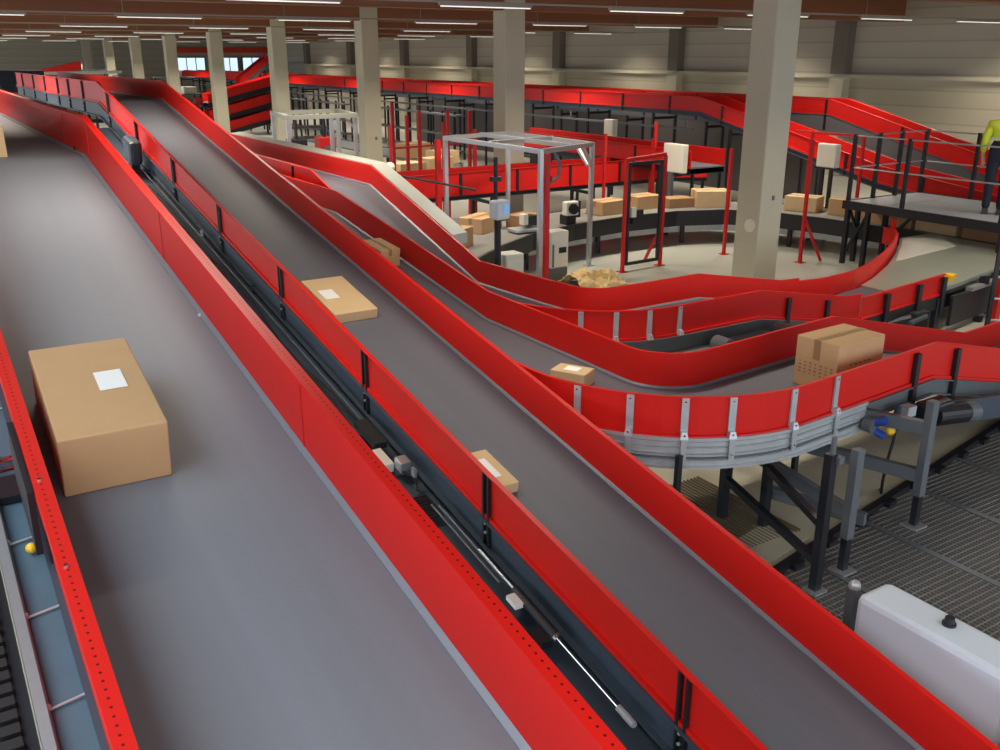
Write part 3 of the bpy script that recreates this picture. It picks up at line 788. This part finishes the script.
# stacked red inclines left of the fourth column
for i, (z0, z1, lab) in enumerate(((1.55, 2.15, 'top red incline of the three stacked between the fourth and fifth columns'), (.85, 1.45, 'middle red incline of the three stacked between the fourth and fifth columns'), (.2, .75, 'lowest red incline of the three stacked between the fourth and fifth columns'))):
    pth = Path([(11.6, 42.4, z0 - .1), (15.0, 42.4, z1 + .12)])
    conveyor('belt_conveyor', lab, pth, .4, .36, frame=.22, fmat=BLACK, legs=(.4, 2.9) if z0 > .3 else (2.9,), strip=False)
pth = Path([(13.9, 45.0, 2.1), (15.4, 45.0, 3.15)])
conveyor('belt_conveyor', 'small red incline in front of the far windows', pth, .35, .30, frame=.2, fmat=DGALV, legs=(.4, 1.5), strip=False)
pth = Path([(5.7, 46.0, 2.5), (7.3, 46.0, 2.84)])
conveyor('belt_conveyor', 'distant red incline behind the top of the second conveyor at the far left', pth, .35, .30, frame=.2, fmat=DGALV, legs=(.3, 1.4), strip=False)
MB().bar((3.0, 38.0, 2.78), (7.4, 38.0, 2.80), .5, .1).box((3.3, 38, 1.36), (.2, .3, 2.7)).box((7.2, 38, 1.36), (.15, .3, 2.7)).build('gantry', CREAMC, root=(5, 38, 0), label='pale far gantry beam at the upper left', cat='gantry')
t = thing('machine_housing', 'dark navy machine housing with a red base stripe at the far left edge', 'machine', (3.4, 34, 0))
MB().box((3.6, 34, 2.62), (1.3, 1.0, .66)).build('housing', DENIM, t, bevel=.04)
MB().box((3.6, 34, 2.2), (1.32, 1.02, .2)).build('stripe', RED, t)
MB().box((3.6, 34, 1.05), (1.2, .9, 2.1)).build('base', BLACK, t)
# distant racks and boxes between the far columns
for i, (x, y, w_, h, lab) in enumerate(((12.6, 48, 2.2, 1.6, 'distant rack with red crates before the far windows, right of the sixth column'), (13.9, 56, 2.6, 2.2, 'distant grey rack under the far windows'), (9.3, 58, 2.4, 2.6, 'distant pale rack left of the far columns'), (13.2, 35, 1.8, 1.2, 'grey rack behind the fourth column'))):
    t = thing('storage_rack', lab, 'rack', (x, y, 0))
    for dx in (-w_ / 2, w_ / 2):
        for dy in (-.4, .4): MB().box((x + dx, y + dy, h / 2), (.08, .08, h)).build('upright', BLACK, t)
    for z in (h * .33, h * .66, h): MB().box((x, y, z), (w_, .9, .06)).build('shelf', DGALV, t)
for i, (x, y, z, m, lab) in enumerate(((12.2, 48, .53 + .03, RED, 'red crate on the low shelf of the distant rack'), (12.9, 48, 1.056 + .03, REDF, 'dark red crate on the middle shelf of the distant rack'), (12.4, 48, 1.63, OFFW, 'pale crate on top of the distant rack'), (13.8, 56, 2.23, OFFW, 'pale box on the grey rack under the far windows'), (9.0, 58, 2.63, OFFW, 'pale box on top of the rack left of the far columns'))):
    MB().box((x, y, z + .16), (.6, .5, .32), taper=1.05).build('crate', m, root=(x, y, z), label=lab, cat='crate', bevel=.03)

# ---------------------------------------------------------------- fences, gate, scanner portal
def red_post(t, x, y, h, w_=.05, nm='post', m=REDF):
    MB().box((x, y, h / 2), (w_, w_, h)).box((x, y, .006), (.14, .14, .012)).build(nm, m, t)
ga = thing('safety_gate', 'red and black safety gate frame standing before the parcel loop', 'gate', (10.2, 11.75, 0))
red_post(ga, 9.78, 11.72, 1.84); red_post(ga, 10.66, 11.79, 1.84)
MB().bar((9.76, 11.7, 1.82), (10.66, 11.79, 1.86), .05, .05).build('top_bar', REDF, ga)
MB().bar((9.86, 11.73, 0.12), (10.58, 11.78, .12), .04, .05).bar((9.86, 11.73, 1.75), (10.58, 11.78, 1.75), .04, .05).bar((9.86, 11.73, .1), (9.86, 11.73, 1.77), .04, .05).bar((10.58, 11.78, .1), (10.58, 11.78, 1.77), .04, .05).build('door_frame', BLACK, ga)
MB().bar((10.62, 12.15, .01), (10.66, 11.82, .62), .04, .04).build('brace', REDF, ga)
MB().box((9.92, 11.68, .98), (.1, .06, .16)).build('lock', OFFW, ga)
MB().box((10.02, 11.7, .9), (.22, .08, .22)).build('latch_box', BLACK, ga)
fp = thing('fence_post', 'single thin red post standing before the loop left of the nearest column', 'post', (12.28, 11.9, 0))
red_post(fp, 12.26, 11.88, 1.86)
fp = thing('fence_post', 'red post with splayed brace foot right of the nearest column', 'post', (12.9, 10.66, 0))
red_post(fp, 12.86, 10.66, 2.08)
MB().bar((12.88, 10.66, .75), (13.2, 10.5, .02), .04, .04).build('brace', REDF, fp)
fp = thing('fence_post', 'red post rising from the end of the merge guard under the platform', 'post', (13.38, 9.32, 0))
red_post(fp, 13.38, 9.30, .9, .06)
fr = thing('safety_fence', 'red fence frame with top rail behind the braced post', 'fence', (14.6, 11.4, 0))
for x, y in ((15.05, 12.5), (15.1, 11.35)):
    MB().box((x, y, 1.0), (.05, .05, 2.0)).build('post', REDF, fr)
MB().bar((15.05, 12.9, 1.98), (15.1, 11.3, 1.98), .05, .05).build('top_rail', REDF, fr)
fp = thing('fence_post', 'thick red post beside the front left upright of the scanner frame', 'post', (7.92, 11.25, 0))
red_post(fp, 7.95, 11.32, 2.05, .07)
f3 = thing('safety_fence', 'row of red fence posts in front of the far loop between second and third columns', 'fence', (9.6, 18, 0))
for x, y, h in ((8.72, 18.0, 2.5), (9.15, 18.2, 2.2), (9.34, 18.0, 2.3), (9.86, 17.9, 2.05), (10.02, 18.0, 2.3), (10.68, 18.2, 2.25), (10.1, 17.0, 1.95)):
    MB().box((x, y, h / 2), (.065, .06, h)).build('post', REDF, f3)
MB().bar((8.72, 18.05, 1.55), (10.7, 18.15, 1.58), .03, .04).build('rail', REDF, f3)
fp = thing('fence_post', 'tall thick red post left of the scanner frame', 'post', (8.3, 15.1, 0))
red_post(fp, 8.25, 15.2, 1.95, .09)
fp = thing('fence_post', 'red post at the right side of the third column', 'post', (11.0, 23.3, 0))
red_post(fp, 11.02, 22.9, 1.65, .08)
f4 = thing('safety_fence', 'short red fence posts between the middle and low red conveyors', 'fence', (13.2, 14.9, 0))
for x, y, h in ((12.1, 15.2, 1.9), (13.35, 15.2, 1.75), (13.2, 13.55 + 1.4, 2.1)):
    MB().box((x, y, h / 2), (.05, .05, h)).build('post', REDF, f4)

po = thing('scanner_portal', 'silver aluminium scanner portal frame straddling the parcel loop', 'portal', (8.9, 13.4, 0))
PA, PB, PC, PD = (8.16, 14.75), (9.7, 15.1), (9.60, 12.40), (8.2, 11.85)
for x, y in (PA, PB, PC, PD):
    MB().box((x, y, 1.025), (.065, .065, 2.05)).box((x, y, .006), (.14, .14, .012)).build('upright', ALU, po)
for a, b in ((PA, PB), (PB, PC), (PC, PD), (PD, PA)):
    MB().bar((*a, 2.02), (*b, 2.02), .07, .07).build('top_beam', ALU, po)
MB().bar((8.98, 14.9, 2.04), (8.98, 12.15, 2.04), .07, .07).bar((8.2, 13.3, 2.04), (9.64, 13.6, 2.04), .07, .06).build('cross_beam', ALU, po)
MB().bar((9.60, 12.40, 1.68), (9.3, 12.27, 2.0), .05, .05).build('corner_brace', ALU, po)
MB().bar((9.62, 12.9, 2.0), (9.60, 12.5, 1.68), .05, .05).build('corner_brace', ALU, po)
sc1 = MB().box((8.7, 12.6, 1.85), (.26, .18, .2)).box((8.98, 12.9, 1.83), (.2, .2, .22))
sc1.build('scanner_head', BLACK, po)
MB().tube((8.55, 12.2, 1.55), (8.55, 12.2, 1.95), .03, 10).tube((8.55, 12.2, 1.5), (8.55, 12.2, 1.6), .09, 14).build('camera', RUBBER, po)
MB().wire([(8.62, 12.1, 1.98), (8.70, 12.05, 1.8), (8.68, 12.05, 1.6), (8.58, 12.1, 1.5)], .025, 8).build('cable', DGALV, po)
# side camera unit
cu = thing('camera_unit', 'square white camera unit with round lens on the loop beside the scanner frame', 'camera', (9.6, 12.95, .62))
MB().box((9.62, 12.98, .90), (.26, .14, .24)).build('body', OFFW, cu, bevel=.02)
MB().tube((9.62, 12.9, .9), (9.60, 12.85, .9), .09, 18).build('lens', RUBBER, cu)
MB().box((9.62, 13.05, .7), (.2, .2, .16)).build('mount', BLACK, cu)
MB().box((9.82, 13.1, .86), (.1, .16, .28)).build('side_cover', BLACK, cu)
cu = thing('camera_unit', 'small black and white reader between the second column and the scanner upright', 'camera', (8.55, 12.9, .62))
MB().box((8.5, 12.75, .84), (.1, .14, .18)).build('body', OFFW, cu, bevel=.015)
MB().box((8.68, 12.85, .80), (.22, .2, .16)).build('mount', BLACK, cu)
MB().box((8.55, 12.8, .665), (.5, .35, .04)).build('base_plate', GALV, cu)

# second silver frame in the distance by the third column
p2 = thing('scanner_portal', 'pale aluminium frame portal standing left of the third column', 'portal', (8.4, 21.5, 0))
for x, y in ((7.55, 21.0), (9.2, 21.0), (7.9, 23.0), (9.6, 23.0), (8.6, 21.0)):
    MB().box((x, y, 1.03), (.08, .08, 2.06)).build('upright', ALU, p2)
for a, b in (((7.5, 21.0), (9.25, 21.0)), ((7.85, 23), (9.65, 23)), ((7.55, 21), (7.9, 23)), ((9.2, 21), (9.6, 23))):
    MB().bar((*a, 2.06), (*b, 2.06), .1, .1).build('top_beam', CREAMC, p2)
MB().bar((9.2, 21, 1.75), (8.95, 21, 2.02), .05, .05).build('corner_brace', ALU, p2)
for i, (x, y, lab) in enumerate(((8.1, 22.0, 'dark scanner box hanging inside the pale portal'), (8.9, 22.2, 'red scanner box hanging inside the pale portal'))):
    t = thing('scanner_box', lab, 'scanner', (x, y, 1.2))
    MB().box((x, y, 1.25), (.4, .4, .5)).build('housing', (BLACK, REDF)[i], t, bevel=.02)
    MB().box((x, y, 1.75), (.06, .06, .55)).build('hanger', BLACK, t)
    MB().box((x, y - .21, 1.2), (.2, .02, .2)).build('window', DGALV, t)
# lattice racks under the upper conveyor further left
for i, (x, y, lab) in enumerate(((14.9, 38.0, 'black lattice rack under the upper red conveyor right of the fourth column'), (15.0, 29.5, 'black lattice rack under the upper red conveyor right of the third column'))):
    t = thing('lattice_rack', lab, 'rack', (x, y, 0))
    for j in range(9):
        MB().box((x, y - 3 + j * .8, .85), (.06, .07, 1.7)).build('upright', BLACK, t)
    for z in (.5, 1.0, 1.6): MB().box((x, y, z), (.3, 6.8, .05)).build('shelf', DGALV, t)
# floor-standing electrical boxes and panels
def ebox(name, label, cat, c, d, m=OFFW, bev=.02, rz=0):
    t = thing(name, label, cat, c)
    MB().box((c[0], c[1], c[2] + d[2] / 2), d).build('body', m, t, bevel=bev)
    return t
e1 = ebox('electrical_cabinet', 'short off-white cabinet behind the curve in front of the second column', 'cabinet', (7.26, 11.25, 0.02), (.32, .28, .66))
MB().box((7.26, 11.105, .34), (.28, .01, .54)).build('door', OFFW, e1, bevel=.004)
MB().box((7.26, 11.25, .02), (.34, .3, .04)).build('plinth', BLACK, e1)
MB().box((7.45, 11.33, .30), (.1, .2, .5)).build('side_cover', BLACK, e1)
e2 = ebox('electrical_cabinet', 'off-white cabinet with black display beside the thick red post', 'cabinet', (8.50, 11.85, .22), (.34, .26, .58))
MB().box((8.55, 11.715, .50), (.14, .01, .09)).build('display', RUBBER, e2)
MB().box((8.37, 11.715, .42), (.03, .01, .36)).build('handle', DGALV, e2)
MB().box((8.50, 11.85, .11), (.32, .24, .22)).build('plinth', DGALV, e2)
tpn = thing('touch_panel', 'white touch panel with blue screen on a black pole in front of the second column', 'touch panel', (7.15, 11.2, 0))
MB().tube((7.02, 11.2, 0), (7.02, 11.2, 1.2), .05, 12).tube((7.02, 11.2, 0), (7.02, 11.2, .03), .16, 16).build('pole', BLACK, tpn)
MB().box((7.04, 11.18, 1.33), (.26, .18, .27), rz=.2).build('housing', WHITE, tpn, bevel=.03)
MB().box((7.10, 11.095, 1.35), (.10, .012, .10), rz=.2).build('screen', SCREEN, tpn)
MB().tube((7.02, 11.25, 1.45), (7.02, 11.25, 2.05), .03, 10).box((7.02, 11.25, 1.75), (.14, .1, .06)).build('mast', BLACK, tpn)
st = thing('signal_post', 'black post with white ball top and slanted rod left of the scanner frame', 'post', (6.9, 14.6, 0))
MB().tube((6.95, 14.5, 0), (6.95, 14.5, 1.55), .05, 10).build('pole', BLACK, st)
MB().ball((6.95, 14.5, 1.62), .08, 12, 8).build('ball_top', OFFW, st)
MB().tube((6.95, 14.5, 1.5), (8.1, 13.6, 1.25), .02, 8).build('rod', BLACK, st)
b1 = ebox('control_box', 'pale control box on a grey post left of the nearest column', 'control box', (13.1, 14.2, 1.17), (.14, .58, .56))
MB().box((13.0, 14.2, .585), (.08, .1, 1.17)).build('post', DGALV, b1)
MB().box((13.1, 14.2, 1.15), (.16, .6, .03)).build('base_flange', BLACK, b1)
b2 = ebox('control_box', 'pale control box behind the red fence frame right of the nearest column', 'control box', (14.85, 11.9, 1.38), (.14, .44, .44))
MB().box((14.85, 11.8, .69), (.06, .06, 1.38)).box((14.85, 12.0, .69), (.06, .06, 1.38)).build('post', BLACK, b2)
MB().box((14.85, 11.9, 1.37), (.16, .46, .03)).build('base_flange', BLACK, b2)
b3 = ebox('control_box', 'small pale control box under the upper red conveyor, right of the second column', 'control box', (15.2, 18.9, 1.46), (.16, .36, .42))
MB().box((15.3, 18.9, .73), (.06, .06, 1.46)).build('post', BLACK, b3)

# crumpled kraft paper on the floor
kp = MB()
nx, ny = 22, 14
pts = {}
for i in range(nx + 1):
    for j in range(ny + 1):
        u, v = i / nx, j / ny
        r = math.sin(math.pi * u) ** .6 * math.sin(math.pi * v) ** .6
        x = 8.42 + .92 * u + rnd.uniform(-.03, .03); y = 10.95 + .7 * v + rnd.uniform(-.03, .03)
        z = .01 + r * (.16 + .14 * math.sin(u * 9 + v * 4) * math.cos(v * 7 - u * 3) + rnd.uniform(-.05, .05))
        if u < .25: z += .18 * (1 - u / .25) * math.sin(math.pi * v)
        pts[i, j] = (x, y, max(.008, z))
kp.add([pts[i, j] for i in range(nx + 1) for j in range(ny + 1)], [(i * (ny + 1) + j, (i + 1) * (ny + 1) + j, (i + 1) * (ny + 1) + j + 1, i * (ny + 1) + j + 1) for i in range(nx) for j in range(ny)])
k = kp.build('packing_paper', KRAFT, root=(9, 11.3, 0), label='crumpled tan packing paper on the floor behind the second curve', cat='paper')
md = k.modifiers.new('thickness', 'SOLIDIFY'); md.thickness = .006

# ---------------------------------------------------------------- platform, railing, person
pf = thing('platform', 'raised grey walkway platform with black railing at the right', 'platform', (14.5, 8.0, 0))
PZ = 1.06
MB().box((14.42, 7.3, PZ - .02), (1.96, 6.0, .04)).build('deck', mat('platform_deck', rgb(160, 165, 170), .45, .1, noise=.1, scale=6), pf)
MB().box((13.43, 7.3, PZ - .06), (.05, 6.0, .14)).box((15.42, 7.3, PZ - .06), (.05, 6.0, .14)).box((14.42, 10.32, PZ - .06), (2.04, .05, .14)).build('fascia', BLACK, pf)
for x, y in ((13.45, 10.25), (13.45, 9.85), (13.72, 10.25), (13.72, 9.7), (13.45, 7.55), (15.38, 10.25), (15.38, 7.5)):
    if (x, y) == (13.45, 7.55): x = 13.46
    MB().box((x, y, (PZ - .05) / 2), (.07, .07, PZ - .05)).build('leg', BLACK, pf)
for a, b in (((13.45, 10.25, .15), (13.45, 9.85, .9)), ((13.72, 9.7, .4), (13.46, 9.0, 1.0)), ((13.72, 10.25, .55), (13.47, 10.25, .95))):
    MB().bar(a, b, .04, .04).build('brace', BLACK, pf)
rl = thing('railing', 'black post railing with thin silver rails around the platform', 'railing', (14.5, 8, PZ))
for x, y in ((13.46, 10.28), (13.46, 9.25), (13.46, 7.6), (14.1, 10.28), (14.7, 10.28), (15.4, 10.28), (15.4, 9.3), (15.4, 7.5)):
    MB().box((x, y, PZ + .55), (.055, .055, 1.1)).build('post', BLACK, rl)
for z in (.56, 1.08):
    MB().wire([(13.46, 4.4, PZ + z), (13.46, 10.28, PZ + z), (15.4, 10.28, PZ + z)], .012, 8).build('rail', ALU, rl)
    MB().wire([(15.4, 4.4, PZ + z), (15.4, 10.2, PZ + z)], .012, 8).build('rail', ALU, rl)
ld = thing('ladder', 'upright black ladder with pale rungs at the right edge in front of the platform', 'ladder', (11.55, 6.25, 0))
for x, y in ((11.38, 6.37), (11.74, 6.12)):
    MB().box((x, y, 1.05), (.05, .04, 2.1), rz=-.6).box((x, y, .006), (.12, .1, .012), rz=-.6).build('stile', BLACK, ld)
for i in range(7):
    MB().tube((11.38, 6.37, .2 + .28 * i), (11.74, 6.12, .2 + .28 * i), .015, 8).build('rung', GALV, ld)
rp = thing('fence_post', 'short thick red post behind the black ladder at the right edge', 'post', (12.02, 6.66, 0))
red_post(rp, 12.02, 6.66, .62, .10)

def skin_mesh(name, verts, edges, radii, m, parent, o, sub=1):
    me = bpy.data.meshes.new(name)
    me.from_pydata(verts, edges, [])
    me.materials.append(m)
    ob = bpy.data.objects.new(name, me); COL.objects.link(ob); ob.parent = parent
    ORG[ob.name] = o
    s = ob.modifiers.new('skin', 'SKIN'); s.use_smooth_shade = True
    for i, r in enumerate(radii):
        sv = me.skin_vertices[0].data[i]
        sv.radius = r if isinstance(r, tuple) else (r, r)
    me.skin_vertices[0].data[0].use_root = True
    sb = ob.modifiers.new('sub', 'SUBSURF'); sb.levels = sub; sb.render_levels = sub
    return ob
PP = Vector((14.2, 8.19, PZ))
pe = thing('person', 'person in yellow hi-vis jacket and dark trousers on the platform at right', 'person', PP)
pe.rotation_euler = (0, 0, R(120))
V = [(0, 0, .92), (0, 0, 1.08), (0, .01, 1.25), (0, .01, 1.36), (0, .0, 1.43), (0, -.01, 1.50), (0, -.02, 1.58), (0, -.01, 1.66),
     (-.09, 0, .88), (-.10, -.01, .48), (-.10, .02, .08), (-.10, -.10, .04), (.09, 0, .88), (.10, -.01, .48), (.10, .02, .08), (.10, -.10, .04),
     (-.19, .01, 1.34), (-.25, .02, 1.09), (-.25, -.10, .87), (-.24, -.15, .80), (.19, .01, 1.34), (.25, .02, 1.09), (.25, -.10, .87), (.24, -.15, .80)]
Ed = [(0, 1), (1, 2), (2, 3), (3, 4), (4, 5), (5, 6), (6, 7), (0, 8), (8, 9), (9, 10), (10, 11), (0, 12), (12, 13), (13, 14), (14, 15), (3, 16), (16, 17), (17, 18), (18, 19), (3, 20), (20, 21), (21, 22), (22, 23)]
Rd = [(.14, .1), (.13, .1), (.15, .11), (.12, .1), .055, .07, (.078, .095), (.06, .07), .085, .055, .04, .035, .085, .055, .04, .035, .055, .042, .03, .032, .055, .042, .03, .032]
for side in (-1, 1):
    base = 19 if side < 0 else 23
    for f, (dx, dy, L) in enumerate(((-.028, -.01, .075), (-.010, -.014, .085), (.010, -.014, .08), (.026, -.01, .065), (-.03 * side, .03, .05))):
        x, y, z = V[base]
        i0 = len(V)
        if f < 4:
            V += [(x + dx * .4, y + dy - .008, z - .04), (x + dx * .4, y + dy, z - .04 - L * .6), (x + dx * .4, y + dy + .02, z - .04 - L)]
        else:
            V += [(x + dx * .5, y + .02, z - .01), (x + dx, y + .03, z - .04), (x + dx, y + .03, z - .07)]
        Ed += [(base, i0), (i0, i0 + 1), (i0 + 1, i0 + 2)]
        Rd += [.011, .009, .008]
skin_mesh('body', V, Ed, Rd, SKIN, pe, PP)
jv = [(0, 0, 1.08), (0, 0, 1.18), (0, .01, 1.25), (0, .01, 1.37), (-.19, .01, 1.35), (-.25, .02, 1.09), (-.25, -.09, .91), (.19, .01, 1.35), (.25, .02, 1.09), (.25, -.09, .91), (0, 0, 1.43)]
skin_mesh('jacket', jv, [(0, 1), (1, 2), (2, 3), (3, 4), (4, 5), (5, 6), (3, 7), (7, 8), (8, 9), (3, 10)], [(.19, .145), (.185, .14), (.185, .14), (.15, .125), .08, .062, .05, .08, .062, .05, .075], HIVIS, pe, PP)
tv = [(0, 0, 1.20), (0, 0, .9), (-.095, 0, .84), (-.10, -.01, .48), (-.10, .02, .07), (.095, 0, .84), (.10, -.01, .48), (.10, .02, .07)]
skin_mesh('trousers', tv, [(0, 1), (1, 2), (2, 3), (3, 4), (1, 5), (5, 6), (6, 7)], [(.178, .135), (.165, .125), .105, .075, .062, .105, .075, .062], DENIM, pe, PP)
def local(mb, nm, m):
    o = mb.build(nm, m); o.parent = pe; ORG[o.name] = PP
    return o
hb = MB()
hb.tube((0, 0, 1.125), (0, 0, 1.16), .196, 20); o = local(hb, 'reflective_band', REFL); o.scale = (1, .75, 1)
local(MB().ball((0, .012, 1.625), .092, 14, 10, (.95, 1.05, .9)), 'hair', HAIR)
fc = MB()
for sx in (-1, 1):
    fc.ball((sx * .032, -.106, 1.585), .011, 8, 6)
local(fc, 'eyes', RUBBER)
local(MB().ball((0, -.115, 1.56), .016, 8, 6, (.8, 1.1, 1.5)), 'nose', SKIN)
local(MB().ball((0, -.1, 1.515), .02, 8, 6, (1.3, .5, .35)), 'mouth', mat('lips', rgb(170, 100, 92), .5))
er = MB()
for sx in (-1, 1): er.ball((sx * .083, -.01, 1.575), .025, 8, 6, (.4, .8, 1.2))
local(er, 'ears', SKIN)
sh = MB()
for sx in (-1, 1): sh.box((sx * .10, -.05, .045), (.10, .27, .09), taper=.8)
local(sh, 'boots', BLACK)

# ---------------------------------------------------------------- world, camera, view
wd = bpy.data.worlds.new('hall_daylight')
sc.world = wd
wd.use_nodes = True
bg = wd.node_tree.nodes['Background']
bg.inputs[0].default_value = (.80, .88, 1.0, 1)
bg.inputs[1].default_value = 2.0

cam = bpy.data.cameras.new('camera')
cam.sensor_width = 36.0
cam.lens = 36.0 * 930 / 1000
cam.clip_start = .05
co = bpy.data.objects.new('camera', cam)
COL.objects.link(co)
co.location = (0, 0, 3.4)
co.rotation_euler = (R(90 - 18.988), 0, R(-32.227))
sc.camera = co
sc.view_settings.view_transform = 'Standard'
sc.view_settings.look = 'None'
sc.view_settings.gamma = 1.0
sc.view_settings.exposure = 0.55
sc.view_settings.use_curve_mapping = False
